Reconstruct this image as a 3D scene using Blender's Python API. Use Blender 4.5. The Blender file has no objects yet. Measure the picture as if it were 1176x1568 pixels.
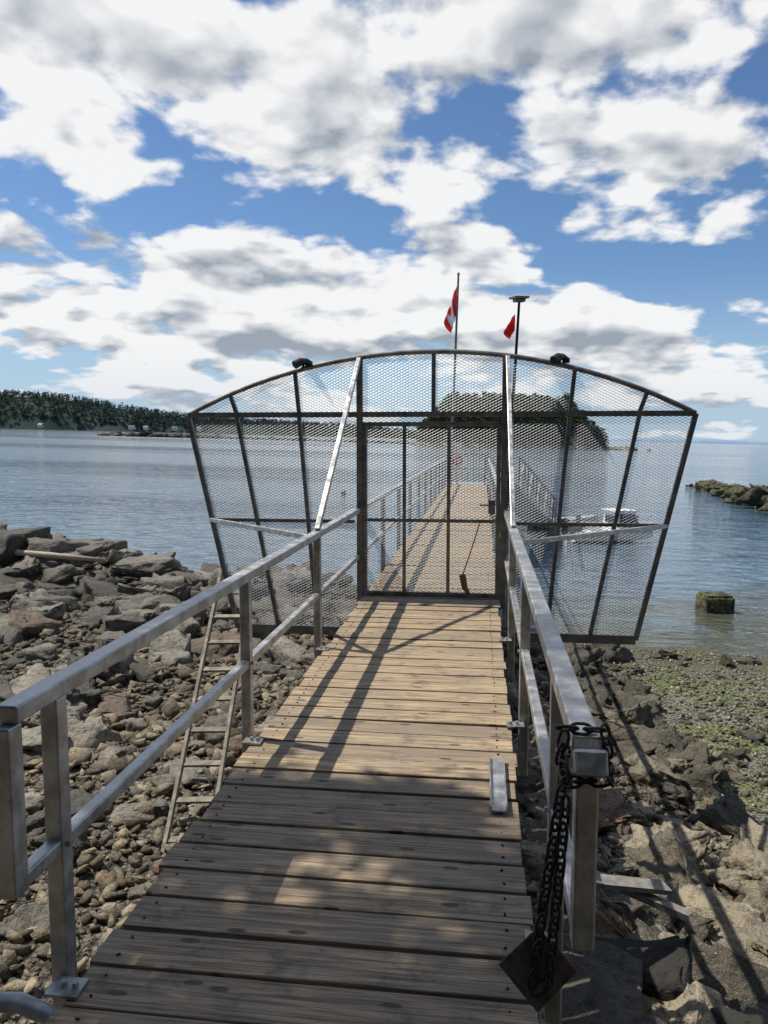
import bpy, bmesh, math, random
import numpy as np
from mathutils import Vector, Matrix, noise, Euler
random.seed(7); np.random.seed(7)
rad=math.radians
scene=bpy.context.scene
EYE=1.65
TILT=Matrix.Translation((0,0,EYE))@Matrix.Rotation(rad(-1.4),4,'Y')@Matrix.Translation((0,0,-EYE))
WL=-2.8
# ---------------------------------------------------------------- helpers
class MB:
    def __init__(s): s.v=[]; s.f=[]; s.a=[]
    def add(s,vs,fs,a=None):
        o=len(s.v); s.v+= [tuple(p) for p in vs]; s.f+=[tuple(i+o for i in f) for f in fs]
        s.a+= [random.random() if a is None else a]*len(vs)
    def beam(s,p1,p2,w,h,up=(0,0,1),a=None):
        p1=Vector(p1);p2=Vector(p2);d=(p2-p1).normalized();u=Vector(up)
        if abs(d.dot(u))>.99: u=Vector((0,1,0))
        sd=d.cross(u).normalized();u2=sd.cross(d)
        vs=[]
        for p in(p1,p2):
            for i,j in((-1,-1),(1,-1),(1,1),(-1,1)): vs.append(p+sd*w/2*i+u2*h/2*j)
        s.add(vs,[(0,1,2,3),(7,6,5,4),(0,4,5,1),(1,5,6,2),(2,6,7,3),(3,7,4,0)],a)
    def box(s,c,sz,rz=0,a=None):
        vs=[]
        for z in(-1,1):
            for x,y in((-1,-1),(1,-1),(1,1),(-1,1)):
                p=Vector((x*sz[0]/2,y*sz[1]/2,0)); p.rotate(Euler((0,0,rz))); vs.append((c[0]+p.x,c[1]+p.y,c[2]+z*sz[2]/2))
        s.add(vs,[(3,2,1,0),(4,5,6,7),(0,1,5,4),(1,2,6,5),(2,3,7,6),(3,0,4,7)],a)
    def cyl(s,p1,p2,r1,r2=None,n=12,a=None):
        r2=r1 if r2 is None else r2
        p1=Vector(p1);p2=Vector(p2);d=(p2-p1).normalized();u=Vector((0,0,1)) if abs(d.z)<.95 else Vector((0,1,0))
        x=d.cross(u).normalized();y=x.cross(d);vs=[]
        for p,r in((p1,r1),(p2,r2)):
            for i in range(n):
                t=2*math.pi*i/n; vs.append(p+x*r*math.cos(t)+y*r*math.sin(t))
        fs=[(i,(i+1)%n,n+(i+1)%n,n+i) for i in range(n)]+[tuple(range(n))[::-1],tuple(range(n,2*n))]
        s.add(vs,fs,a)
    def tube(s,pts,r,n=8,closed=False,a=None):
        pts=[Vector(p) for p in pts];m=len(pts);vs=[]
        rr=r if isinstance(r,(list,tuple)) else [r]*m
        for k,p in enumerate(pts):
            if closed: d=(pts[(k+1)%m]-pts[k-1]).normalized()
            else: d=(pts[min(k+1,m-1)]-pts[max(k-1,0)]).normalized()
            u=Vector((0,0,1)) if abs(d.z)<.9 else Vector((0,1,0))
            if closed:
                c=sum(pts,Vector())/m; u=(p-c).normalized()
            x=d.cross(u).normalized();y=x.cross(d)
            for i in range(n):
                t=2*math.pi*i/n; vs.append(p+(x*math.cos(t)+y*math.sin(t))*rr[k])
        fs=[]
        for k in range(m if closed else m-1):
            k2=(k+1)%m
            for i in range(n): fs.append((k*n+i,k*n+(i+1)%n,k2*n+(i+1)%n,k2*n+i))
        if not closed: fs+=[tuple(range(n))[::-1],tuple(range((m-1)*n,m*n))]
        s.add(vs,fs,a)
    def obj(s,name,mat,parent=None,tilt=False,bevel=0,smooth=False):
        me=bpy.data.meshes.new(name); me.from_pydata(s.v,[],s.f)
        at=me.attributes.new('rnd','FLOAT','POINT'); at.data.foreach_set('value',s.a)
        return fin(me,name,mat,parent,tilt,bevel,smooth)
def fin(me,name,mat,parent=None,tilt=False,bevel=0,smooth=False):
    me.materials.append(mat)
    bm=bmesh.new();bm.from_mesh(me)
    if len(bm.faces)<200000: bmesh.ops.recalc_face_normals(bm,faces=bm.faces)
    bm.to_mesh(me);bm.free()
    if smooth: me.polygons.foreach_set('use_smooth',[True]*len(me.polygons))
    me.update()
    o=bpy.data.objects.new(name,me);scene.collection.objects.link(o)
    if bevel:
        b=o.modifiers.new('b','BEVEL');b.width=bevel;b.segments=2;b.limit_method='ANGLE'
    if parent: o.parent=parent
    elif tilt: o.matrix_world=TILT
    return o
def empty(name,tilt=False):
    o=bpy.data.objects.new(name,None);scene.collection.objects.link(o)
    o.empty_display_size=.2
    if tilt:o.matrix_world=TILT
    return o
# node helper
class NT:
    def __init__(s,tree): s.t=tree;s.n=tree.nodes;s.l=tree.links
    def node(s,ty,ins={},**kw):
        n=s.n.new(ty)
        for k,v in kw.items(): setattr(n,k,v)
        for k,v in ins.items():
            if isinstance(v,bpy.types.NodeSocket): s.l.new(v,n.inputs[k])
            else: n.inputs[k].default_value=v
        return n
    def m(s,op,a,b=0.0,c=None,clamp=False):
        d={0:a,1:b}
        if c is not None:d[2]=c
        return s.node('ShaderNodeMath',d,operation=op,use_clamp=clamp).outputs[0]
    def vm(s,op,a,b=(0,0,0)):
        return s.node('ShaderNodeVectorMath',{0:a,1:b},operation=op).outputs[0]
    def mix(s,f,a,b,bt='MIX'):
        n=s.node('ShaderNodeMix',data_type='RGBA',blend_type=bt)
        for i,v in((0,f),(6,a),(7,b)):
            if isinstance(v,bpy.types.NodeSocket): s.l.new(v,n.inputs[i])
            else: n.inputs[i].default_value=(*v,1) if i and len(v)==3 else v
        return n.outputs[2]
    def noise(s,vec,scale,detail=4,rough=.55,dist=0,dim='3D'):
        return s.node('ShaderNodeTexNoise',{'Vector':vec,'Scale':scale,'Detail':detail,'Roughness':rough,'Distortion':dist},noise_dimensions=dim).outputs[0]
    def ss(s,v,a,b,lo=0.0,hi=1.0):
        return s.node('ShaderNodeMapRange',{0:v,1:a,2:b,3:lo,4:hi},interpolation_type='SMOOTHSTEP').outputs[0]
    def coord(s,k='Object'): return s.node('ShaderNodeTexCoord').outputs[k]
    def scl(s,v,sc): return s.vm('MULTIPLY',v,sc)
    def rnd(s): return s.node('ShaderNodeAttribute',attribute_name='rnd').outputs['Fac']
def newmat(name,rough=.6,metal=0,col=(.5,.5,.5)):
    m=bpy.data.materials.new(name);m.use_nodes=True
    nt=NT(m.node_tree);b=nt.n['Principled BSDF']
    b.inputs['Roughness'].default_value=rough;b.inputs['Metallic'].default_value=metal
    b.inputs['Base Color'].default_value=(*col,1)
    return m,nt,b
def setin(nt,b,k,v): nt.l.new(v,b.inputs[k])
def bump(nt,b,h,strength=.5,dist=.01):
    n=nt.node('ShaderNodeBump',{'Height':h,'Strength':strength,'Distance':dist});nt.l.new(n.outputs[0],b.inputs['Normal'])
def simple(name,col,rough=.6,metal=0,var=.25,scale=20,bs=.2,bd=.003):
    m,nt,b=newmat(name,rough,metal,col);c=nt.coord()
    n=nt.noise(c,scale,3)
    lo=tuple(x*(1-var) for x in col);hi=tuple(min(1,x*(1+var)) for x in col)
    setin(nt,b,'Base Color',nt.mix(nt.ss(n,.3,.7),lo,hi)); bump(nt,b,n,bs,bd)
    return m
# ---------------------------------------------------------------- materials
mAl,nt,b=newmat('aluminium',.42,.8)
c=nt.coord();n=nt.noise(c,9,4,.7);n2=nt.noise(c,60,1)
col=nt.mix(nt.ss(n,.35,.7),(.31,.31,.30),(.6,.6,.59));setin(nt,b,'Base Color',col)
setin(nt,b,'Roughness',nt.ss(n,.2,.8,.28,.58));bump(nt,b,n2,.15,.002)
mMesh,nt,b=newmat('expanded_metal',.45,.5,(.34,.35,.35))
mFrame,nt,b=newmat('gate_frame_metal',.5,.7)
c=nt.coord();n=nt.noise(c,7,4,.6);setin(nt,b,'Base Color',nt.mix(nt.ss(n,.3,.75),(.15,.15,.145),(.32,.32,.31)))
# wood deck
mWood,nt,b=newmat('weathered_plank',.75)
c=nt.coord();r=nt.rnd()
off=nt.node('ShaderNodeCombineXYZ',{0:nt.m('MULTIPLY',r,37.),1:nt.m('MULTIPLY',r,91.),2:0.0}).outputs[0]
cc=nt.vm('ADD',c,off)
g=nt.noise(nt.scl(cc,(1.6,38,38)),1.6,5,.65,.6);g2=nt.noise(nt.scl(cc,(3,160,160)),1,2,.6)
big=nt.noise(cc,1.7,3,.6)
base=nt.mix(nt.ss(g,.34,.66),(.175,.125,.076),(.55,.41,.25))
base=nt.mix(nt.ss(big,.42,.72,0,.7),base,(.29,.24,.18))
base=nt.mix(nt.ss(r,.0,1.,0,.5),base,(.19,.152,.115))
base=nt.mix(nt.ss(g2,.52,.68,0,.7),base,(.07,.055,.042))
vo=nt.node('ShaderNodeTexVoronoi',{'Vector':nt.scl(cc,(1.6,4.5,1)),'Scale':1.3,'Randomness':1.},voronoi_dimensions='2D')
base=nt.mix(nt.ss(vo.outputs['Distance'],.05,.085,.85,0),base,(.06,.036,.022))
st=nt.noise(c,6,4,.7)
base=nt.mix(nt.ss(st,.52,.70,0,.6),base,(.09,.076,.06))
setin(nt,b,'Base Color',base);bump(nt,b,g,.8,.009)
mOldWood=simple('old_timber',(.2,.16,.11),.8,0,.4,8,.4,.01)
mDark=simple('dark_steel',(.03,.028,.026),.5,.6,.4,30)
mRust,nt,b=newmat('rusty_plate',.7,.3)
c=nt.coord();n=nt.noise(c,22,4,.65);setin(nt,b,'Base Color',nt.mix(nt.ss(n,.35,.65),(.06,.04,.028),(.14,.115,.09)));bump(nt,b,n,.3,.003)
# rock
def rockmat(name,dark=1.,barn=0.0,fr=1.,wetline=True,tint=(1,1,1)):
    m,nt,b=newmat(name,.75);c=nt.coord();r=nt.rnd()
    n=nt.noise(c,2.2*fr,4,.65);n2=nt.noise(c,13*fr,5,.72)
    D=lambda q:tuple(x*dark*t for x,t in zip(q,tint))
    col=nt.mix(nt.ss(r,.05,.95),D((.085,.078,.062)),D((.34,.305,.24)))
    col=nt.mix(nt.ss(r,.95,.96),col,D((.21,.145,.10)))
    col=nt.mix(nt.ss(n,.42,.72,0,.7),col,D((.085,.08,.065)))
    col=nt.mix(nt.ss(n2,.46,.69,0,.8),col,D((.038,.035,.029)))
    if barn>-.3:
        vn=nt.node('ShaderNodeTexVoronoi',{'Vector':c,'Scale':42*fr}).outputs['Distance']
        mask=nt.m('MULTIPLY',nt.ss(vn,.25,.12),nt.ss(n,.5-.2*barn,.62-.2*barn))
        col=nt.mix(nt.m('MULTIPLY',mask,.75),col,(.52,.5,.43))
    if wetline:
        gp=nt.node('ShaderNodeNewGeometry').outputs['Position'];z=nt.node('ShaderNodeSeparateXYZ',{0:gp}).outputs[2]
        wet=nt.ss(nt.m('ADD',z,nt.m('MULTIPLY',n,.8)),WL+.75,WL+1.45,.85,0)
        col=nt.mix(wet,col,(.042,.038,.024))
    setin(nt,b,'Base Color',col);bump(nt,b,nt.m('ADD',n2,nt.m('MULTIPLY',n,1.5)),1.,.06/fr)
    return m
mRock=rockmat('beach_rock',1.,-.25);mRockB=rockmat('barnacle_rock',1.1,.8,1.3,True,(1.06,1,.9))
mCob=rockmat('tan_cobble',1.15,-.4,1.5,True,(1.1,1.,.84))
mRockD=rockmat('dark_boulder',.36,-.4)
mPeb=rockmat('light_pebble',1.5,-.4,2.,False,(1.,1,.92))
mFarRock=rockmat('far_rock',.5,-1,.05,False)
mIslet=rockmat('islet_rock',.38,-1,.5,False,(1.05,1.15,.6))
# ground
mGround,nt,b=newmat('beach_ground',.9);c=nt.coord()
gp=nt.node('ShaderNodeSeparateXYZ',{0:c})
v1=nt.node('ShaderNodeTexVoronoi',{'Vector':c,'Scale':20.},voronoi_dimensions='2D');v2=nt.node('ShaderNodeTexVoronoi',{'Vector':c,'Scale':52.},voronoi_dimensions='2D')
rv=nt.node('ShaderNodeSeparateXYZ',{0:v1.outputs['Color']}).outputs[0];rv2=nt.node('ShaderNodeSeparateXYZ',{0:v2.outputs['Color']}).outputs[0]
col=nt.mix(rv,(.08,.066,.048),(.29,.25,.19));col=nt.mix(nt.ss(rv2,.3,1,0,.5),col,(.23,.18,.13))
n=nt.noise(c,.8,5,.6)
col=nt.mix(nt.ss(n,.42,.66,0,.5),col,(.09,.082,.065))
reg=nt.m('MULTIPLY',nt.ss(gp.outputs[0],2.2,3.4),nt.ss(gp.outputs[1],6,8))
gn=nt.noise(nt.scl(c,(.5,1.3,1)),.9,6,.75)
grav=nt.mix(rv,(.09,.085,.065),(.30,.28,.22));grav=nt.mix(nt.ss(rv2,.7,1,0,.8),grav,(.42,.40,.33))
col=nt.mix(reg,col,grav)
col=nt.mix(nt.m('MULTIPLY',nt.m('MULTIPLY',reg,nt.ss(gn,.46,.56)),nt.ss(rv2,.1,.6,.45,.95)),col,(.18,.24,.03))
col=nt.mix(nt.ss(v1.outputs['Distance'],.3,.62,0,.8),col,(.02,.018,.014))
wet=nt.ss(nt.m('ADD',gp.outputs[2],nt.m('MULTIPLY',n,.5)),WL+.3,WL+.6,.8,0)
col=nt.mix(nt.m('MULTIPLY',wet,.7),col,(.07,.065,.035))
setin(nt,b,'Base Color',col);bump(nt,b,nt.m('SUBTRACT',1.,nt.m('ADD',v1.outputs['Distance'],nt.m('MULTIPLY',v2.outputs['Distance'],.4))),1.,.04)
# water
mWater,nt,b=newmat('sea_water',.06);c=nt.coord()
w1=nt.noise(nt.scl(c,(.4,1.,1)),2.0,3,.62,.5,'2D');w2=nt.noise(nt.scl(c,(.4,1.,1)),.3,4,.6,0,'2D');w3=nt.noise(nt.scl(c,(.16,1,1)),.02,5,.65,0,'2D')
sx=nt.node('ShaderNodeSeparateXYZ',{0:c})
shore=nt.ss(nt.m('ADD',nt.m('MULTIPLY',sx.outputs[0],.45),nt.m('ADD',nt.m('MULTIPLY',sx.outputs[1],-1.),nt.m('MULTIPLY',nt.noise(c,.35,4,.6,0,'2D'),8.))),-19.,-12.)
col=nt.mix(nt.ss(w3,.38,.62),(.05,.095,.135),(.11,.17,.22))
col=nt.mix(nt.ss(w1,.50,.64,0,.65),col,(.015,.035,.055))
col=nt.mix(shore,col,(.075,.075,.045))
setin(nt,b,'Base Color',col);setin(nt,b,'Roughness',nt.ss(w3,.35,.65,.03,.12))
b.inputs['IOR'].default_value=1.33
h=nt.m('ADD',nt.m('MULTIPLY',w1,.17),nt.m('MULTIPLY',w2,.5))
bump(nt,b,h,1.,.55)
mRed=simple('red_paint',(.4,.03,.02),.6);mWhite=simple('white_paint',(.6,.6,.58),.5,0,.15,4);mHull=simple('white_gelcoat',(.82,.82,.8),.35,0,.04,4)
mOrange=simple('brown_buoy',(.25,.08,.03),.5);mBlack=simple('black_plastic',(.02,.02,.022),.5)
def foliage(name,c1,c2,trans=0):
    m,nt,b=newmat(name,.8);r=nt.rnd();n=nt.noise(nt.coord(),.05,2)
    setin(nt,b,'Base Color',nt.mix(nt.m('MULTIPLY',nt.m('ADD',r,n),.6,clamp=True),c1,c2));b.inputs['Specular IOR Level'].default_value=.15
    return m
mFol=foliage('island_foliage',(.008,.019,.006),(.05,.08,.022))
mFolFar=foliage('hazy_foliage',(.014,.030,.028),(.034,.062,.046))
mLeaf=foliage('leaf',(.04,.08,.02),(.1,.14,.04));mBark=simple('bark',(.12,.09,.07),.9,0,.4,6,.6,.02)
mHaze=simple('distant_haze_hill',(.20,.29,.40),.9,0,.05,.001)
mIsl,nt,b=newmat('island_slope',.9);c=nt.coord();z=nt.node('ShaderNodeSeparateXYZ',{0:c}).outputs[2];n=nt.noise(c,.15,5,.7)
col=nt.mix(nt.ss(nt.m('ADD',z,nt.m('MULTIPLY',n,3.)),WL+2.4,WL+3.4),nt.mix(nt.ss(n,.4,.6),(.09,.075,.055),(.27,.23,.18)),nt.mix(n,(.012,.02,.008),(.05,.065,.025)))
setin(nt,b,'Base Color',col);bump(nt,b,n,1,1.5)
# ---------------------------------------------------------------- boardwalk
XL,XR=-1.21,.19;XC=-.51;YG=7.9;YE=27.8
bw=empty('boardwalk',True)
mb=MB();nail=MB();y=-1.6;P=.183
while y<YE:
    j=lambda s:random.uniform(-s,s)
    zt=j(.004)
    mb.beam((XL+j(.018),y+j(.004),-.02+zt),(XR+j(.014),y+j(.005),-.02+zt+j(.004)),P-.016+j(.004),.04)
    if y<9.5:
        for xx in(XL+.08,XR-.09):
            for yy in(-.045,.045): nail.cyl((xx+j(.012),y+yy+j(.008),-.001),(xx,y+yy,.0035+zt),.004,n=8)
    y+=P
mb.obj('planks',mWood,bw,bevel=.004);nail.obj('screws',mDark,bw)
mb=MB()
for x in(XL+.12,XC,XR-.12): mb.beam((x,-1.6,-.2),(x,YE,-.2),.09,.3)
mb.obj('stringers',mOldWood,bw)
mb=MB()
for y in(1.2,YG+.35,14.5,21,27.2):
    for x in(XL+.12,XR-.12): mb.cyl((x,y,-5.5),(x,y,-.36),.13,.12,14)
    mb.beam((XL-.15,y,-.42),(XR+.15,y,-.42),.15,.14)
mb.obj('piles',mOldWood,bw)
# ---------------------------------------------------------------- handrails
RT=.93;RM=.47
def rail(x,posts,y0,name,side):
    m=MB();w=.062
    m.beam((x,y0,RT-.025),(x,YE,RT-.025),.068,.05,a=.5)
    m.beam((x,y0+.0,RM-.05),(x,YE,RM-.05),.045,.045,a=.5)
    m.beam((x,y0,RM-.075),(x,y0,RT-.052),w,w-.008,up=(1,0,0),a=.5)
    for y in posts:
        m.beam((x,y,-.32),(x,y,RT-.051),w-.006,w-.004,up=(0,1,0),a=.5)
    o=m.obj(name,mAl,None,True,bevel=.006)
    m=MB()
    for y in posts:
        if y<9:
            m.box((x-side*.05,y-.075,.008),(.10,.08,.01));
            for dx in(-.03,.03): m.cyl((x-side*(.06)+dx*.6,y-.075,.008),(x-side*.06+dx*.6,y-.075,.03),.011,n=6)
            for zz in (RM-.05,): m.cyl((x-side*.03,y,zz),(x-side*.04,y,zz),.01,n=6)
    f=m.obj('base_flanges',mAl);f.parent=o
    return o
rail(-1.265,[2.1,4.0,5.85]+[YG+.1+i*1.93 for i in range(11)],1.87,'handrail',-1)
rail(.262,[2.5,4.42,6.3]+[YG+.1+i*1.93 for i in range(11)],1.85,'handrail',1)
m=MB();m.beam((.262,1.79,RT-.075),(.262,1.817,RT-.02),.078,.075);m.obj('post_end_cap',mAl,None,True,bevel=.008)
# ---------------------------------------------------------------- gate
gate=empty('security_gate',True)
HW=lambda z:2.585-(1.89-z)*(.505/2.28)
R=5.62
def archz(d): return 2.52-R+math.sqrt(R*R-d*d)
m=MB();t=.05
m.beam((XC-2.585,YG,1.89),(XC+2.585,YG,1.89),t,t+.005,a=.5)
m.beam((XC-HW(-.39),YG,-.39),(XC+HW(-.39),YG,-.39),.05,.09,a=.5)
for s in(-1,1):
    m.beam((XC+s*2.585,YG+.003,1.89),(XC+s*HW(-.39),YG+.003,-.39),.05,.05,up=(0,1,0),a=.5)
    m.beam((XC+s*.74,YG-.002,-.1),(XC+s*.74,YG-.002,archz(.74)),.062,.06,up=(0,1,0),a=.5)
    m.beam((XC+s*.80,YG+.006,.78),(XC+s*HW(.78),YG+.006,.78),.035,.035,a=.5)
    for xt,xb,xa in((1.38,1.2,1.42),(2.05,1.63,2.12)):
        m.beam((XC+s*xb,YG+.002,-.36),(XC+s*xt,YG+.002,1.87),.04,.042,up=(0,1,0),a=.5)
        m.beam((XC+s*xt,YG+.002,1.9),(XC+s*xa,YG+.002,archz(xa)),.04,.042,up=(0,1,0),a=.5)
m.beam((XC+.02,YG,1.9),(XC+.02,YG,2.5),.04,.042,up=(0,1,0),a=.5)
m.tube([(XC+d,YG,archz(abs(d))) for d in np.linspace(-2.585,2.585,41)],.026,8,a=.5)
m.obj('frame',mFrame,gate,bevel=.004)
m=MB();yd=YG-.004
m.beam((XC-.69,yd,1.79),(XC+.69,yd,1.79),.045,.045);m.beam((XC-.69,yd,.03),(XC+.69,yd,.03),.045,.045);m.beam((XC-.66,yd+.002,.8),(XC+.66,yd+.002,.8),.03,.035)
for x in(-.685,.685):m.beam((XC+x,yd+.001,.01),(XC+x,yd+.001,1.81),.04,.04,up=(0,1,0))
for x in(-.275,.18):m.beam((XC+x,yd-.002,.04),(XC+x,yd-.002,1.78),.035,.035,up=(0,1,0))
m.box((XC+.62,yd-.03,.95),(.07,.05,.14));m.cyl((XC+.6,yd-.06,.97),(XC+.5,yd-.06,.97),.009)
m.obj('door',mFrame,gate,bevel=.004)
m=MB()
m.beam((XC-.74,YG-.04,2.45),(-1.265,5.85,RT),.045,.04,up=(1,0,0))
m.beam((XC+.76,YG-.04,2.45),(.262,6.25,RT),.045,.04,up=(1,0,0))
m.beam((XC-HW(.78),YG-.03,.78),(-1.31,5.87,.87),.04,.04)
m.beam((XC+HW(.78),YG-.03,.78),(.31,6.28,.8),.04,.04)
m.obj('braces',mAl,gate,bevel=.004)
def inside(d,z):
    if z<-.38: return False
    if z<=1.89: return abs(d)<HW(z)-.005
    return abs(d)<2.56 and z<archz(abs(d))-.01
m=MB();dx=.058;dz=.0145;wd=.0023
z=-.38;row=0
while z<2.52:
    i0=int(-2.6/(dx/2))
    for i in range(i0,-i0):
        s=1 if (i+row)%2 else -1
        x1,z1,x2,z2=i*dx/2,z+s*dz/2,(i+1)*dx/2,z-s*dz/2
        if inside(x1,z1) and inside(x2,z2):
            m.add([(XC+x1,YG+.012,z1-wd),(XC+x2,YG+.012,z2-wd),(XC+x2,YG+.0155,z2+wd),(XC+x1,YG+.0155,z1+wd)],[(0,1,2,3)],.5)
    z+=dz;row+=1
m.obj('expanded_mesh',mMesh,gate)
for d in(-1.33,1.27):
    m=MB();x=XC+d;z=archz(abs(d))
    m.cyl((x,YG,z),(x,YG,z+.05),.014);m.tube([(x-.07,YG-.09,z+.035),(x-.02,YG-.04,z+.07),(x+.03,YG+.03,z+.08),(x+.08,YG+.06,z+.06)],[.045,.042,.032,.02],12)
    m.box((x+.06,YG,z+.04),(.07,.05,.05))
    m.obj('flood_lamp',mBlack,gate,bevel=.004)
m=MB();m.tube([(XC+.5,YG-.05,.78),(XC+.4,YG-.05,.45),(XC+.33,YG-.05,.24)],.006,6);m.cyl((XC+.33,YG-.05,.25),(XC+.36,YG-.06,.1),.035,.03)
m.cyl((XC+.36,YG-.07,.13),(XC+.39,YG-.1,.06),.02,.03)
m.obj('gate_rope_toggle',simple('brown_toggle',(.2,.09,.04),.7),None,True)
# ---------------------------------------------------------------- solar lamp mast with small flag
mast=empty('solar_lamp_mast',True);m=MB()
m.cyl((.262,YG+.12,.9),(.36,YG+.15,3.02),.02,.013);m.obj('mast_pole',mDark,mast)
m=MB();m.beam((.285,YG+.1,3.055),(.43,YG+.2,3.065),.12,.022);m.beam((.31,YG+.13,3.03),(.41,YG+.18,3.035),.07,.03);m.obj('solar_head',simple('grey_casing',(.22,.22,.21),.5),mast,bevel=.005)
# drooping flags: hoist along the pole, fly end hangs in folds
mFlag,nt,b=newmat('flag_cloth',.8);r=nt.rnd()
setin(nt,b,'Base Color',nt.mix(nt.m('GREATER_THAN',r,.5),(.75,.03,.03),(.9,.9,.88)))
tl=nt.node('ShaderNodeBsdfTranslucent',{'Color':nt.mix(nt.m('GREATER_THAN',r,.5),(.75,.03,.03),(.9,.9,.88))});ms=nt.node('ShaderNodeMixShader',{0:.4})
nt.l.new(b.outputs[0],ms.inputs[1]);nt.l.new(tl.outputs[0],ms.inputs[2]);nt.l.new(ms.outputs[0],nt.n['Material Output'].inputs[0])
def flag(name,x,y,z,w,h,parent,canada=True,n=44,drop=.75):
    vs=[];fs=[];uu=[]
    for i in range(n+1):
        u=i/n
        for j in range(25):
            v=j/24
            wx=w*(u**.75)*(.35+.65*math.sin(math.pi*min(1,.15+.8*v)))
            vs.append((x-wx+.03*w*math.sin(u*16+v*3),y+.12*w*math.sin(u*13+v*2.5),z-h*v-h*drop*u*(1-.35*v)))
            q=1. if (canada and .25<u<.75) else 0.
            if abs(u-.5)/.10+abs(v-.5)/.25<1: q=0.
            uu.append(q)
    for i in range(n):
        for j in range(24): a=i*25+j;fs.append((a,a+1,a+26,a+25))
    me=bpy.data.meshes.new(name);me.from_pydata(vs,[],fs);at=me.attributes.new('rnd','FLOAT','POINT');at.data.foreach_set('value',uu)
    return fin(me,name,mFlag,parent,False,0,True)
flag('pennant',.32,YG+.14,2.9,.11,.17,mast,False)
fp=empty('flagpole',True);m=MB();m.cyl((-1.12,YE+.1,-.4),(-.88,YE+.1,7.35),.06,.035);m.tube([(-.88,YE+.1,7.35),(-.88,YE+.1,7.4),(-.88,YE+.1,7.46)],[.03,.06,.02]);m.obj('pole',simple('grey_pole',(.2,.19,.18),.6),fp)
flag('canada_flag',-.91,YE+.1,7.05,.46,1.05,fp,True,44,.95)
lr=empty('life_ring_station',True);m=MB();m.beam((-.85,YE-.3,0),(-.85,YE-.3,1.5),.09,.09,up=(0,1,0));m.box((-.85,YE-.35,1.3),(.36,.03,.4));m.obj('board',mWhite,lr)
m=MB();m.tube([(-.85+.15*math.cos(t),YE-.42,.85+.15*math.sin(t)) for t in np.linspace(0,2*math.pi,24,endpoint=False)],.04,8,True);m.obj('ring',mRed,lr,smooth=True)
# ---------------------------------------------------------------- channel on deck, chain, plate
m=MB();m.box((.095,3.56,.014),(.075,.56,.006));m.box((.06,3.56,.026),(.006,.56,.026));m.box((.13,3.56,.026),(.006,.56,.026))
m.obj('aluminium_channel',mAl,None,True)
def chain(m,pts,pitch=.033):
    pts=[Vector(p) for p in pts];L=0;seq=[]
    for a,b_ in zip(pts,pts[1:]):
        d=(b_-a);ln=d.length
        while L<ln: seq.append((a+d*(L/ln),d.normalized()));L+=pitch
        L-=ln
    for k,(p,d) in enumerate(seq):
        u=Vector((0,1,0)) if abs(d.y)<.8 else Vector((0,0,1))
        s1=d.cross(u).normalized();s2=s1.cross(d);s=(s1*.8+s2*.6) if k%2 else (s1*-.6+s2*.8)
        ring=[]
        for q in range(14):
            t=2*math.pi*q/14;ring.append(p+d*(.022*math.cos(t)+ (.004 if math.cos(t)>0 else -.004))+s*.013*math.sin(t))
        m.tube(ring,.0042,6,True)
m=MB();zt=RT-.09
chain(m,[(.205,1.80,zt+.02),(.21,1.79,zt),(.31,1.79,zt+.01),(.315,1.9,zt+.03),(.21,1.9,zt+.03),(.205,1.8,zt+.0)])
chain(m,[(.2,1.86,zt+.04),(.215,1.87,RT+.012),(.305,1.86,RT+.014),(.318,1.86,zt+.04)])
chain(m,[(.202,1.80,zt),(.182,1.79,.7),(.16,1.79,.52),(.142,1.775,.36),(.137,1.77,.33)])
chain(m,[(.208,1.79,.78),(.195,1.78,.6),(.182,1.775,.42),(.175,1.77,.345),(.145,1.765,.325)])
m.obj('padlock_chain',mDark,None,True,smooth=True)
m=MB();h=.098;c0=Vector((.152,1.80,.355))
M=Matrix.Rotation(rad(-14),3,'X')@Matrix.Rotation(rad(8),3,'Z')
vs=[]
for yy in(-.003,.003):
    for x,z in((-h,0.01),(0,-h),(h,-.0),(0.0,h)): vs.append(c0+M@Vector((x,yy,z)))
m.add(vs,[(0,1,2,3),(7,6,5,4),(0,4,5,1),(1,5,6,2),(2,6,7,3),(3,7,4,0)]);m.obj('diamond_metal_plate',mRust,None,True,bevel=.004)
m=MB();m.tube([(-2.6,1.5,-1.0),(-2.1,1.68,-.45),(-1.8,1.8,-.12),(-1.6,1.88,-.02),(-1.44,1.94,.005),(-1.33,1.96,.0),(-1.24,1.96,-.03),(-1.2,1.96,-.1)],.027,14);m.obj('conduit_pipe',simple('grey_pvc',(.36,.38,.4),.4,.3),None,True,smooth=True)
# ---------------------------------------------------------------- ladder
m=MB();A=Vector((-2.5,5.5,-1.85));B=Vector((-2.9,8.3,.16));sd=Vector((.36,.06,0))
m.beam(A,B,.03,.06,up=(0,-.6,.8));m.beam(A+sd,B+sd,.03,.06,up=(0,-.6,.8))
for i in range(1,10):
    p=A.lerp(B,i/10);m.beam(p,p+sd,.06,.022,up=(0,-.3,.95))
m.obj('wooden_ladder',simple('ladder_timber',(.24,.215,.17),.8,0,.35,10),None,True)
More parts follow.
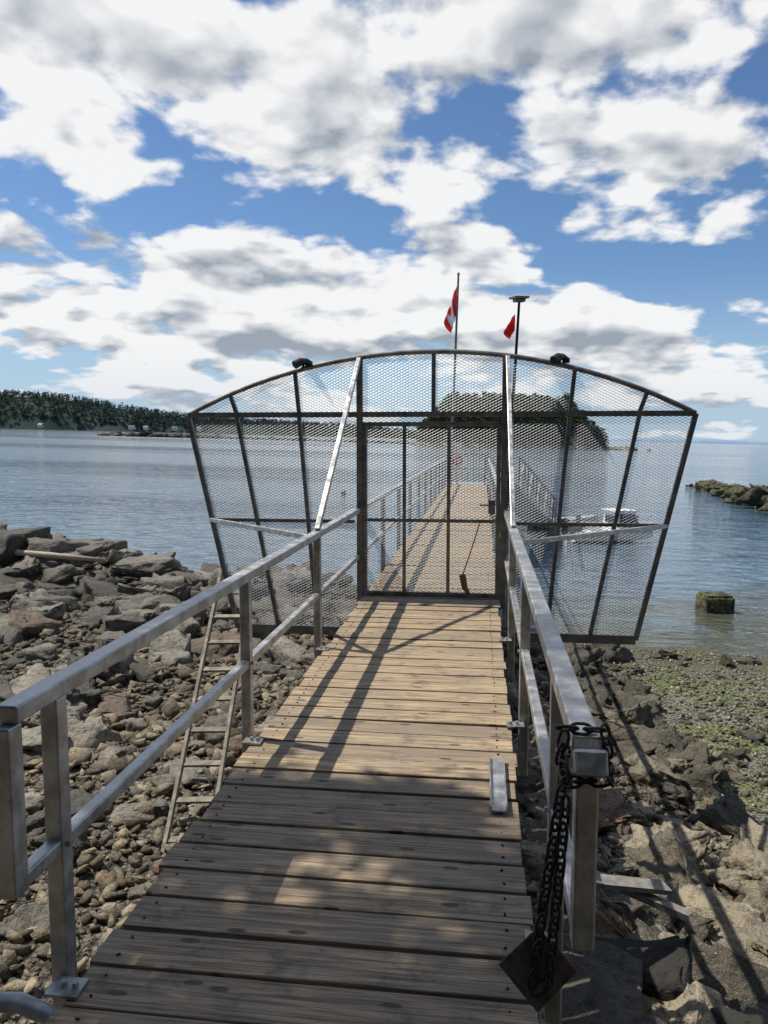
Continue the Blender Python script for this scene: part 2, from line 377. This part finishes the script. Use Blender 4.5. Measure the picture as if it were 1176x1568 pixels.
# ---------------------------------------------------------------- terrain
def shoreY(x):
    t=min(1,max(0,(x+3)/6));t=t*t*(3-2*t);return 21.2*(1-t)+17.0*t
def fb(x,y,s,o=5): return noise.fractal(Vector((x*s,y*s,3.3)),1.,2.1,o)
def terr(x,y):
    sy=shoreY(x);near=-1.35 if x<0 else -1.45
    t=max(-.2,y/sy)
    z=near+(WL-near)*t if t<1 else WL-(y-sy)*.12
    k=1 if x<2.5 or y<7 else .45
    z+=.16*fb(x,y,.45)*k+.07*fb(x+9,y,1.6)*k
    z+=.95*math.exp(-((x+13)/3.8)**2-((y-20.9)/1.5)**2)*(1+.6*fb(x,y,.8))
    z+=.55*math.exp(-((x+5.2)/2.2)**2-((y-18.5)/2.5)**2)
    z+=1.2*max(0,-y-1)*.2
    return z
def grid(name,xs,ys,mat):
    vs=[(x,y,terr(x,y)) for y in ys for x in xs];n=len(xs)
    fs=[(j*n+i,j*n+i+1,(j+1)*n+i+1,(j+1)*n+i) for j in range(len(ys)-1) for i in range(n-1)]
    me=bpy.data.meshes.new(name);me.from_pydata(vs,[],fs);return fin(me,name,mat,None,False,0,True)
grid('ground',list(np.arange(-40,-10,.5))+list(np.arange(-10,9,.12))+list(np.arange(9,40,.5)),list(np.arange(-30,1,.5))+list(np.arange(1,24,.12))+list(np.arange(24,40,1.)),mGround)
def proto(npts,flat,sub=0,box=False,amp=.07,fq=2.2,bev=.02):
    bm=bmesh.new()
    for i in range(npts):
        v=Vector((random.gauss(0,1),random.gauss(0,1),random.gauss(0,1)))
        if box:
            v=Vector([max(-1,min(1,q*1.6)) for q in v]); v*=random.uniform(.8,1)
        else: v.normalize()
        bm.verts.new(Vector((v.x*random.uniform(.8,1.1),v.y*random.uniform(.5,.8),v.z*flat*random.uniform(.8,1.1))))
    bmesh.ops.convex_hull(bm,input=bm.verts);bmesh.ops.delete(bm,geom=[v for v in bm.verts if not v.link_faces],context='VERTS')
    if sub:
        bmesh.ops.dissolve_limit(bm,angle_limit=rad(12),verts=bm.verts,edges=bm.edges)
        bmesh.ops.bevel(bm,geom=list(bm.edges),offset=bev,segments=1,affect='EDGES')
        bmesh.ops.triangulate(bm,faces=bm.faces)
        bmesh.ops.subdivide_edges(bm,edges=[e for e in bm.edges if e.calc_length()>.12],cuts=sub,use_grid_fill=True)
        bmesh.ops.triangulate(bm,faces=bm.faces)
        o_=Vector((npts,random.random()*9,0))
        for v in bm.verts:
            q=v.co*fq+o_
            d=noise.fractal(q,.8,2.,5)*amp; st=noise.cell(Vector((v.co.x*1.2+o_.x,v.co.y*1.2,v.co.z*5+o_.y)))*.08
            v.co.x*=1+d+st;v.co.y*=1+d+st;v.co.z*=1+d*1.6
    bm.verts.index_update();V=np.array([v.co[:] for v in bm.verts]);F=np.array([[v.index for v in f.verts] for f in bm.faces]);bm.free();return V,F
small=[proto(random.randint(10,16),random.choice([.25,.35,.5,.6]),0,i%2==0) for i in range(18)]
bigp=[proto(random.randint(13,22),random.choice([.28,.38,.5,.6]),3,True,.11,2.6,.045) for _ in range(14)]
rough=[proto(random.randint(16,24),random.choice([.4,.5,.6]),4,True,.26,3.2,.06) for _ in range(12)]
def rockfield(name,items,protos,mat):
    VS=[];FS=[];AS=[];o=0
    for(x,y,z,s,tilt) in items:
        V,F=protos[random.randrange(len(protos))]
        Mx=np.array((Matrix.Rotation(random.uniform(0,6.28),3,'Z')@Matrix.Rotation(random.gauss(0,tilt),3,'X')@Matrix.Rotation(random.gauss(0,tilt),3,'Y')))
        VS.append(V@Mx.T*s+np.array([x,y,z]));FS.append(F+o);AS.append(np.full(len(V),random.random()));o+=len(V)
    V=np.concatenate(VS);F=np.concatenate(FS);A_=np.concatenate(AS)
    me=bpy.data.meshes.new(name);me.vertices.add(len(V));me.vertices.foreach_set('co',V.ravel());me.loops.add(F.size);me.loops.foreach_set('vertex_index',F.ravel().astype(np.int32))
    me.polygons.add(len(F));me.polygons.foreach_set('loop_start',np.arange(0,F.size,3,dtype=np.int32));me.polygons.foreach_set('loop_total',np.full(len(F),3,dtype=np.int32))
    me.update(calc_edges=True);at=me.attributes.new('rnd','FLOAT','POINT');at.data.foreach_set('value',A_.astype(np.float32))
    me.materials.append(mat);me.validate();ob=bpy.data.objects.new(name,me);scene.collection.objects.link(ob);return ob
U=random.uniform
it=[]
for _ in range(15000):
    y=1.2+11*random.random()**1.4;x=-.9-U(0,1)*(2.4+y*.62);s=.016+.085*random.random()**2.8
    it.append((x,y,terr(x,y)+s*.3,s,.35))
for _ in range(4500):
    y=U(7,20);x=-.9-U(0,1)*(2+y*.6);s=U(.04,.16);it.append((x,y,terr(x,y)+s*.2,s,.3))
rockfield('cobbles',it,small,mCob)
it=[]
for _ in range(8000):
    y=1.5+13*random.random()**1.2;x=.3+U(0,1)*(1.2+y*.36);s=.018+.085*random.random()**2.4
    if x>2.6+.15*math.sin(y*3) and y>7:
        if random.random()<.5: continue
        s*=.6
    it.append((x,y,terr(x,y)+s*.25,s,.4))
for _ in range(1400):
    y=U(1.2,4.5);x=U(.3,1.9);s=.03+.11*random.random()**2;it.append((x,y,terr(x,y)+s*.25,s,.4))
rockfield('cobbles',it,small,mRockB)
it=[]
for _ in range(4200):
    y=U(5.5,16.6);x=2.2+U(0,1)*(1+y*.24);s=.016+.034*random.random()**1.5
    if fb(x*.7,y*1.4,1.3)>.12: continue
    it.append((x,y,terr(x,y)+s*.3,s,.4))
rockfield('pebbles',it,small,mPeb)
it=[]
for _ in range(600):
    y=3.6+17.*random.random()**.75;x=-1.4-U(0,1)*(1.5+y*.62)
    s=.09+.55*random.random()**3*(.25+y/17);it.append((x,y,terr(x,y)+s*.06,s,.16))
for _ in range(110):
    y=U(20.2,21.9);x=U(-17,-8.6);s=U(.25,1.0);it.append((x,y,terr(x,y)+s*.02,s,.15))
for _ in range(60):
    y=U(15,20.5);x=U(-8,-.5);s=U(.3,.7);it.append((x,y,terr(x,y)+s*.1,s,.15))
rockfield('boulders',it,bigp+rough[:5],mRock)
it=[]
for _ in range(420):
    y=2.6+13*random.random();x=.5+U(0,1)*min(2.2,.8+y*.3);s=.10+.34*random.random()**2.2;it.append((x,y,terr(x,y)+s*.06,s,.3))
for _ in range(60):
    y=U(7,16.5);x=U(2.6,6.5);s=.07+.2*random.random()**2;it.append((x,y,terr(x,y)+s*.03,s,.2))
rockfield('barnacle_boulders',it,rough,mRockB)
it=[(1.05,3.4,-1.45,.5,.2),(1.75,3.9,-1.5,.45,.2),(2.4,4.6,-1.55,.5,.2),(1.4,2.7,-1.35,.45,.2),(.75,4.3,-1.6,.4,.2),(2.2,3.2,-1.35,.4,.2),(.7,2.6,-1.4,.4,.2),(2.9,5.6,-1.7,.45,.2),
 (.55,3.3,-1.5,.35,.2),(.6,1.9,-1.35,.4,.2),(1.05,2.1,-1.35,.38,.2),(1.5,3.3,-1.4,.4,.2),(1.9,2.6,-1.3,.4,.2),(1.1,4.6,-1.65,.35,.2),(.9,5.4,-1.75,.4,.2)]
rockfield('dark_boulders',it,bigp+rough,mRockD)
it=[]
for _ in range(110):
    t=random.random();x=22-3.5*t+U(-.3,2+9*t);y=84-34*t+U(-1.5,1.5);s=U(.5,1.3)*(.7+.5*t);it.append((x,y,WL-.1+U(-.25,.35)+.5*t,s,.15))
rockfield('rocky_islet',it,rough[:6],mIslet)
it=[(U(5,9),U(16,19.5),WL-.05,U(.1,.28),.2) for _ in range(14)]
rockfield('shallow_rocks',it,bigp,mRock)
m=MB();m.tube([(-15.5,19.75,-1.78),(-13.5,19.7,-1.8),(-11.6,19.6,-1.84),(-10.0,19.55,-1.9)],[.1,.09,.08,.05],10);m.obj('driftwood_log',simple('bleached_log',(.42,.36,.27),.8),smooth=True)
m=MB();m.beam((.6,4.55,-1.0),(1.25,4.75,-1.12),.12,.03);m.beam((.5,4.9,-1.05),(1.35,4.6,-1.2),.07,.04);m.obj('driftwood_plank',simple('grey_plank',(.2,.19,.17),.8))
m=MB();m.box((6.35,21.2,WL+.1),(.78,.65,.6),.2);m.box((6.35,21.2,WL+.43),(.7,.56,.08),.2)
mm,nt,b=newmat('mossy_concrete',.9);c=nt.coord()
nn=nt.noise(c,5,5,.7);cl=nt.mix(nt.ss(nn,.42,.58),(.035,.032,.022),(.17,.17,.06));setin(nt,b,'Base Color',cl);bump(nt,b,nt.noise(c,9,5,.7),1,.12)
o=m.obj('mossy_concrete_block',mm,bevel=.07)
me=bpy.data.meshes.new('water');S=16000
me.from_pydata([(-S,-12,WL),(S,-12,WL),(S,S,WL),(-S,S,WL)],[],[(0,1,2,3)]);fin(me,'water',mWater)
# ---------------------------------------------------------------- gangway and float
gw=empty('gangway');m=MB();A=Vector((.75,YE-.6,-.1));B=Vector((2.9,35.8,-2.25));d=(B-A).normalized();sd=d.cross(Vector((0,0,1))).normalized()*.6
m.beam(A,B,1.15,.08)
for s in(-1,1):
    a0=A+sd*s;b0=B+sd*s;H=Vector((0,0,1.15))
    m.beam(a0,b0,.09,.12);m.beam(a0+H,b0+H,.08,.08);m.beam(a0+H*.5,b0+H*.5,.04,.04)
    for i in range(11):
        p=a0.lerp(b0,i/10);m.beam(p,p+H,.06,.06,up=(0,1,0))
        if i<10: q=a0.lerp(b0,(i+1)/10);m.beam(p+H if i%2 else p,q if i%2 else q+H,.04,.04)
m.obj('truss',mFrame,gw)
m=MB();m.box((-.2,YE+.5,-.05),(2.2,1.6,.1));
for x in(-1.25,.2):
    m.beam((x,YE+1.25,0),(x,YE+1.25,1.05),.06,.06,up=(0,1,0))
m.beam((-1.3,YE+1.25,1.05),(.3,YE+1.25,1.05),.06,.06);m.beam((-1.3,YE+1.25,.5),(.3,YE+1.25,.5),.04,.04)
for i in range(7): m.beam((-1.2+i*.23,YE+1.25,.05),(-1.2+i*.23,YE+1.25,1.03),.025,.025,up=(0,1,0))
m.obj('pier_landing',mAl,None,True)
m=MB();m.box((4.5,37.6,WL+.25),(4.6,2.2,.35),.06)
for i in range(13): m.box((2.4+i*.35,37.5+i*.02,WL+.45),(.32,2.25,.04),.06)
for x,y in((2.5,36.6),(6.5,38.8),(4.6,36.5)): m.cyl((x,y,WL-2),(x,y,WL+1.),.12)
m.obj('floating_dock',mOldWood)
gh=simple('grey_hull',(.16,.17,.18),.5)
def boat(x,y,rz,L,name,mat,cabin=False,hs=1.):
    par=empty(name);par.location=(x,y,WL-.08);par.rotation_euler=(0,0,rz)
    m=MB();ns=14;secs=[]
    for i in range(ns+1):
        t=i/ns;w=.21*L*(.86+.14*math.sin(min(1,t*2)*math.pi/2)) if t<.5 else .21*L*(1-((t-.5)/.5)**2.4)
        w=max(w,.01);sh=(.5+.32*t*t)*hs
        secs.append([(-w,sh),(-w*.82,.2),(0,.0+.25*t**4),(w*.82,.2),(w,sh),(w*.9,sh),(w*.74,.3),(-w*.74,.3),(-w*.9,sh)])
    vs=[];
    for i,sc in enumerate(secs):
        for px,pz in sc: vs.append((px,(i/ns-.5)*L,pz))
    k=9;fs=[(i*k+j,i*k+(j+1)%k,(i+1)*k+(j+1)%k,(i+1)*k+j) for i in range(ns) for j in range(k)]+[tuple(range(k)),tuple(range(ns*k,ns*k+k))]
    m.add(vs,fs);m.box((0,-.22*L,.42*hs),(.36*L,.25,.05));m.obj('hull',mat,par)
    m=MB();m.box((0,-.53*L,.55*hs),(.22,.2,.5));m.box((0,-.54*L,.85*hs),(.28,.36,.24));m.obj('outboard_motor',mBlack,par,bevel=.03)
    if cabin:
        m=MB();a,c1=.145*L,.115*L;y0,y1=-.02*L,.22*L;z0,z1=.45*hs,1.25*hs
        m.add([(-a,y0,z0),(a,y0,z0),(a,y1+.2,z0),(-a,y1+.2,z0),(-c1,y0+.05,z1),(c1,y0+.05,z1),(c1,y1-.1,z1),(-c1,y1-.1,z1)],[(3,2,1,0),(4,5,6,7),(0,1,5,4),(1,2,6,5),(2,3,7,6),(3,0,4,7)])
        m.box((0,(y0+y1)/2-.05,z1+.03),(2*c1+.12,y1-y0+.1,.05));m.obj('cabin',mat,par)
        m=MB()
        for s in(-1,1): m.add([(s*(a+.004),y0+.12,z0+.38),(s*(a+.004),y1,z0+.38),(s*(c1+.016),y1-.15,z1-.1),(s*(c1+.016),y0+.16,z1-.1)],[(0,1,2,3)])
        m.beam((-c1*.85,y1+.1,z0+.6),(c1*.85,y1+.1,z0+.6),.02,.3);m.beam((-c1*.8,y0+.005,z0+.55),(c1*.8,y0+.005,z0+.55),.02,.3);m.obj('windows',mBlack,par)
        m=MB();m.tube([(-.12*L,.3*L,.75*hs),(0,.47*L,1.05*hs),(.12*L,.3*L,.75*hs)],.018,6);m.cyl((0,(y0+y1)/2,z1),(0,(y0+y1)/2,z1+.6),.015);m.obj('rail_and_aerial',mAl,par)
    return par
boat(3.7,35.4,rad(-75),2.3,'dinghy',gh);boat(5.9,35.2,rad(-66),4.4,'motor_boat',mHull,True,1.15);boat(4.4,39.6,rad(-85),3.2,'dinghy',mWhite)
m=MB();m.tube([(-10.,56,WL-.1),(-10,56,WL+.05),(-10,56,WL+.2),(-10,56,WL+.32),(-10,56,WL+.36)],[.08,.19,.22,.15,.05],14);m.obj('mooring_buoy',mOrange,smooth=True)
# ---------------------------------------------------------------- distant land
def treefaces(V,F,A_,x,y,z,H,W,nt_,kind=0,sz=.06):
    o=len(V);k=0;b0=random.random()
    for i in range(nt_):
        t=random.random()**(1.0 if kind else .8);a=U(0,6.28)
        if kind: r=W*math.sqrt(max(0,1-((t-.5)/.52)**2))*(.75+.35*math.sin(a*3+b0*9+t*7))
        else: r=W*(1-t)**.8*(.7+.4*random.random())+.02*H
        r*=U(.55,1);zz=z+H*(.12+.88*t)
        p=np.array([x+r*math.cos(a),y+r*math.sin(a),zz])
        for q in range(3): V.append(tuple(p+np.random.normal(0,1,3)*H*sz*np.array([1,1,.55])))
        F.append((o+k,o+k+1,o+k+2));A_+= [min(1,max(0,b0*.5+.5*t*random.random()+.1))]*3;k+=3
def forest(name,pts,mat,nf,sz):
    V=[];F=[];A_=[]
    for(x,y,z,H,kd) in pts: treefaces(V,F,A_,x,y,z,H,H*(.24 if kd==0 else .3),nf,kd,sz)
    me=bpy.data.meshes.new(name);me.from_pydata(V,[],F);at=me.attributes.new('rnd','FLOAT','POINT');at.data.foreach_set('value',A_);me.materials.append(mat)
    o=bpy.data.objects.new(name,me);scene.collection.objects.link(o);return o
def hill(name,x0,x1,y0,dep,hf,mat,nx=120,ny=14):
    vs=[];fs=[]
    for j in range(ny+1):
        v=j/ny
        for i in range(nx+1):
            u=i/nx;x=x0+(x1-x0)*u;pr=math.sin(math.pi*v)**.5
            vs.append((x,y0+dep*v+dep*.15*noise.noise(Vector((u*9,0,1))),WL-1+(hf(u)+1)*pr*(1+.12*noise.noise(Vector((x*.05,v*4,5))))))
    for j in range(ny):
        for i in range(nx): a=j*(nx+1)+i;fs.append((a,a+1,a+nx+2,a+nx+1))
    me=bpy.data.meshes.new(name);me.from_pydata(vs,[],fs);return fin(me,name,mat)
def ih(u):
    return 2.2+11*max(0,min(1,u/.18))**.7*max(0,min(1,(1-u)/.2))**.7
hill('island',-36,80,405,60,lambda u:ih(min(1,u*1.14)) if u<.88 else 1.6,mIsl)
pts=[]
for _ in range(440):
    u=U(.0,.99);v=random.random()**1.3;x=-34+u*99;H=(13+U(-2,5))*min(1,.55+u*3)*min(1,.5+(1-u)*2.6)
    pts.append((x,408+v*48,WL+.6+(ih(u)-1.5)*min(1,.08+v*1.6),H,1 if random.random()<.6 else 0))
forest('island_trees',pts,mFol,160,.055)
it=[]
for _ in range(260):
    t=random.random();x=-175+t*143;it.append((x,490+U(-6,6)-40*t,WL+U(-.5,.4),U(1.5,3.6),.1))
for _ in range(70): it.append((U(-36,86),404+U(-4,4),WL+U(-.6,.4),U(1,2.4),.2))
for _ in range(300):
    t=random.random();it.append((-246+t*80,482+U(-8,8),WL+U(-.5,.5)+.8*math.sin(t*3.1),U(1.5,3.8),.1))
rockfield('reef',it,small,mFarRock)
def hx(x):
    P_=[(-1600,82),(-1000,76),(-900,66),(-760,45),(-600,28),(-300,19),(-90,3)]
    for (a,p),(b_,q) in zip(P_,P_[1:]):
        if a<=x<=b_: return p+(q-p)*(x-a)/(b_-a)
    return 3
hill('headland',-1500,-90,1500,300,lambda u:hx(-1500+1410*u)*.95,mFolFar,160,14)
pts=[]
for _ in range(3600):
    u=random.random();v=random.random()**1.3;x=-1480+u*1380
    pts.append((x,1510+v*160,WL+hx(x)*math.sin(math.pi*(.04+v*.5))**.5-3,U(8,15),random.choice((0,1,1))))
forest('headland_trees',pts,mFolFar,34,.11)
for k,(x,y,s) in enumerate(((-700,1485,9),(-672,1488,7),(-610,1486,8),(-560,1484,7),(-900,1490,7))):
    h_=empty('shore_house');m=MB();m.box((x,y,WL+7),(s*1.3,s,5));m.obj('walls',mWhite,h_)
    m=MB();z=WL+9.5;a=s*.72;m.add([(x-a,y-s*.6,z),(x+a,y-s*.6,z),(x+a,y+s*.6,z),(x-a,y+s*.6,z),(x-a,y,z+3),(x+a,y,z+3)],[(0,1,5,4),(2,3,4,5),(0,4,3),(1,2,5),(3,2,1,0)]);m.obj('roof',mDark,h_)
    m=MB()
    for q in(-.35,0,.35): m.box((x+q*s,y-s*.5-.05,WL+7.5),(s*.15,.1,1.6))
    m.obj('windows',mBlack,h_)
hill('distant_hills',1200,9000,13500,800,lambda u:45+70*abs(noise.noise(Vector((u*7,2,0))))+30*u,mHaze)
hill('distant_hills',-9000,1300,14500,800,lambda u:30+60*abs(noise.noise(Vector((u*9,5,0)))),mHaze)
sb=empty('sailboat');m=MB();m.tube([(640,1795,WL+.5),(644,1795,WL+.3),(650,1795,WL+.9)],[.6,1.3,.2],8);m.cyl((645,1795,WL),(645,1795,WL+15),.18);m.add([(645.3,1795,WL+14.5),(645.3,1795,WL+2),(640,1795,WL+2)],[(0,1,2)]);m.add([(644.7,1795.2,WL+13),(645,1795.2,WL+1.5),(649.5,1795.2,WL+1.2)],[(0,1,2)]);m.obj('hull_and_sails',mWhite,sb)
# ---------------------------------------------------------------- unseen trees added behind the viewer to cut sky fill and darken reflections
pts=[]
for i in range(60):
    x=-26+i*.88+U(-1,1);y=U(-13,-5.5)
    pts.append((x,y,terr(x,y)-.5,U(11,16),random.choice((0,1,1))))
forest('unseen_sky_blocker_trees',pts,mFol,330,.055)
# ---------------------------------------------------------------- overhanging shore tree (casts the dappled shade)
tr=empty('arbutus_tree');m=MB()
base=Vector((-7.5,-2.5,-1.4));cc=Vector((-4.9,2.1,7.6))
m.tube([base,base+Vector((.3,.4,2.5)),base+Vector((.8,1.4,5.2)),cc+Vector((-1.2,-1.6,-.6)),cc],[.3,.25,.2,.14,.06],10)
cl=[]
for i in range(84):
    while True:
        p=Vector((U(-1,1),U(-1,1),U(-1,1)))
        if p.length<1:break
    cl.append(cc+Vector((p.x*2.4,p.y*2.85-.2,p.z*1.1)))
for i in range(20): cl.append(Vector((U(-6.2,-4.0),U(2.2,4.5),7.4+U(-.7,.7))))
for q in cl:
    m.tube([cc+Vector((U(-.3,.3),U(-.8,.2),-.4)),cc.lerp(q,.55)+Vector((0,0,.1)),q],[.04,.022,.008],5)
m.obj('trunk_and_limbs',mBark,tr)
V=[];F=[];A_=[]
for q in cl:
    rr=U(.24,.42)
    for i in range(120):
        p=q+Vector((random.gauss(0,rr*.42),random.gauss(0,rr*.42),random.gauss(0,rr*.3)));e=Euler((U(-1,1),U(-1,1),U(0,6)));a=Vector((.085,0,0));b_=Vector((0,.04,0));a.rotate(e);b_.rotate(e)
        o=len(V);V+=[tuple(p-a),tuple(p-b_),tuple(p+a),tuple(p+b_)];F.append((o,o+1,o+2,o+3));A_+=[random.random()]*4
me=bpy.data.meshes.new('leaves');me.from_pydata(V,[],F);at=me.attributes.new('rnd','FLOAT','POINT');at.data.foreach_set('value',A_);me.materials.append(mLeaf)
o=bpy.data.objects.new('leaves',me);scene.collection.objects.link(o);o.parent=tr
# ---------------------------------------------------------------- sun + sky
sv=Vector((-.59,.14,1)).normalized()
sl=bpy.data.lights.new('sun','SUN');sl.energy=5.;sl.angle=rad(.53);sl.color=(1,.94,.84);so=bpy.data.objects.new('sun',sl);scene.collection.objects.link(so)
so.rotation_euler=sv.to_track_quat('Z','Y').to_euler()
w=bpy.data.worlds.new('World');scene.world=w;w.use_nodes=True;nt=NT(w.node_tree);nt.n.clear()
sky=nt.node('ShaderNodeTexSky',sky_type='NISHITA');sky.sun_disc=False;sky.sun_elevation=math.asin(sv.z);sky.sun_rotation=math.atan2(sv.x,sv.y);sky.air_density=1.;sky.dust_density=.2;sky.ozone_density=2.5
d0=nt.node('ShaderNodeTexCoord').outputs['Generated']
def cn(dv,det,full):
    s=nt.node('ShaderNodeSeparateXYZ',{0:dv});z=nt.m('ADD',nt.m('MAXIMUM',s.outputs[2],0.),.27)
    v=nt.node('ShaderNodeCombineXYZ',{0:nt.m('ADD',nt.m('DIVIDE',s.outputs[0],z),3.1),1:nt.m('ADD',nt.m('DIVIDE',s.outputs[1],z),1.7),2:0.}).outputs[0]
    n=nt.noise(v,2.3,det,.56,.1,'2D')
    wv=nt.node('ShaderNodeTexNoise',{'Vector':v,'Scale':7.,'Detail':2.},noise_dimensions='2D').outputs['Color']
    v2_=nt.vm('ADD',v,nt.scl(wv,(.13,.13,0)))
    a=nt.node('ShaderNodeTexVoronoi',{'Vector':v2_,'Scale':5.5,'Smoothness':.45},feature='SMOOTH_F1',voronoi_dimensions='2D').outputs['Distance']
    if full:
        b_=nt.node('ShaderNodeTexVoronoi',{'Vector':v2_,'Scale':15.,'Smoothness':.45},feature='SMOOTH_F1',voronoi_dimensions='2D').outputs['Distance']
        vv=nt.m('ADD',nt.m('MULTIPLY',a,.68),nt.m('MULTIPLY',b_,.32))
    else: vv=nt.m('ADD',nt.m('MULTIPLY',a,.68),.12)
    return nt.m('ADD',n,nt.m('MULTIPLY',nt.m('SUBTRACT',.38,vv),.30))
n0=cn(d0,9,1);n1=cn(nt.vm('ADD',d0,(-.014,0,.026)),3,0)
s=nt.node('ShaderNodeSeparateXYZ',{0:d0})
az=nt.m('MULTIPLY',nt.m('ARCTAN2',s.outputs[0],s.outputs[1]),57.2958);el=nt.m('MULTIPLY',nt.m('ARCSINE',s.outputs[2]),57.2958)
bias=None
for a,e,rx,ry,am in ((-29,23.5,10,5.5,.36),(5,26,19,4.5,.15),(-7,19,14,3.2,.19),(12,18.5,9,2.8,.18),(-26,7.5,16,5,.26),(-7,10,12,4,.17),(10,6.5,12,4.,.19),(3,13.3,9,1.6,.13),(-31,14.8,10,1.7,-.24),(10,12,7,1.5,-.2),(-6,25.5,3.5,2,-.12),(-14,14.5,7,1.2,-.1),(-2,15.8,8,.9,-.06),(15,23.,6,1.,-.1),(-16,28,4,1.5,-.12),(2,22.5,6,.9,-.09)):
    q=nt.m('ADD',nt.m('POWER',nt.m('ABSOLUTE',nt.m('DIVIDE',nt.m('SUBTRACT',az,float(a)),float(rx))),2.),nt.m('POWER',nt.m('ABSOLUTE',nt.m('DIVIDE',nt.m('SUBTRACT',el,float(e)),float(ry))),2.))
    g=nt.m('MULTIPLY',nt.m('POWER',2.718,nt.m('MULTIPLY',q,-1.)),float(am));bias=g if bias is None else nt.m('ADD',bias,g)
dd=nt.m('ADD',nt.m('ADD',n0,bias),-.018)
alpha=nt.ss(dd,.49,.61)
thick=nt.ss(dd,.66,.98)
lit=nt.m('ADD',nt.m('MULTIPLY',nt.m('SUBTRACT',n0,n1),5.5),nt.m('SUBTRACT',.95,nt.m('MULTIPLY',thick,.6)),clamp=True)
ccol=nt.mix(lit,(.36,.41,.48),(1.,1.,1.))
low=nt.ss(el,0.,7.,.4,0.)
ccol=nt.mix(low,ccol,(.60,.70,.82))
skc=nt.mix(1.,sky.outputs[0],(.90,1.09,1.29),'MULTIPLY')
hz=nt.ss(el,0.,13.,.75,0.)
skc=nt.mix(hz,skc,(5.2,7.0,9.2))
bgS=nt.node('ShaderNodeBackground',{'Color':skc,'Strength':.083});bgC=nt.node('ShaderNodeBackground',{'Color':ccol,'Strength':.93})
mx=nt.node('ShaderNodeMixShader',{0:nt.m('MULTIPLY',alpha,.97)});nt.l.new(bgS.outputs[0],mx.inputs[1]);nt.l.new(bgC.outputs[0],mx.inputs[2])
out=nt.node('ShaderNodeOutputWorld');nt.l.new(mx.outputs[0],out.inputs[0])
# ---------------------------------------------------------------- camera
cd=bpy.data.cameras.new('camera');cam=bpy.data.objects.new('camera',cd);scene.collection.objects.link(cam)
cd.sensor_fit='VERTICAL';cd.sensor_height=36;cd.lens=36*1178/1568;cd.clip_start=.05;cd.clip_end=60000
M=Matrix.Translation((0,0,EYE))@Matrix.Rotation(rad(-1.4),4,'Y')@Matrix.Rotation(rad(7.2),4,'Z')@Matrix.Rotation(rad(90-5.5),4,'X')
cam.matrix_world=M;scene.camera=cam
scene.view_settings.view_transform='Standard';scene.view_settings.look='None';scene.view_settings.exposure=0
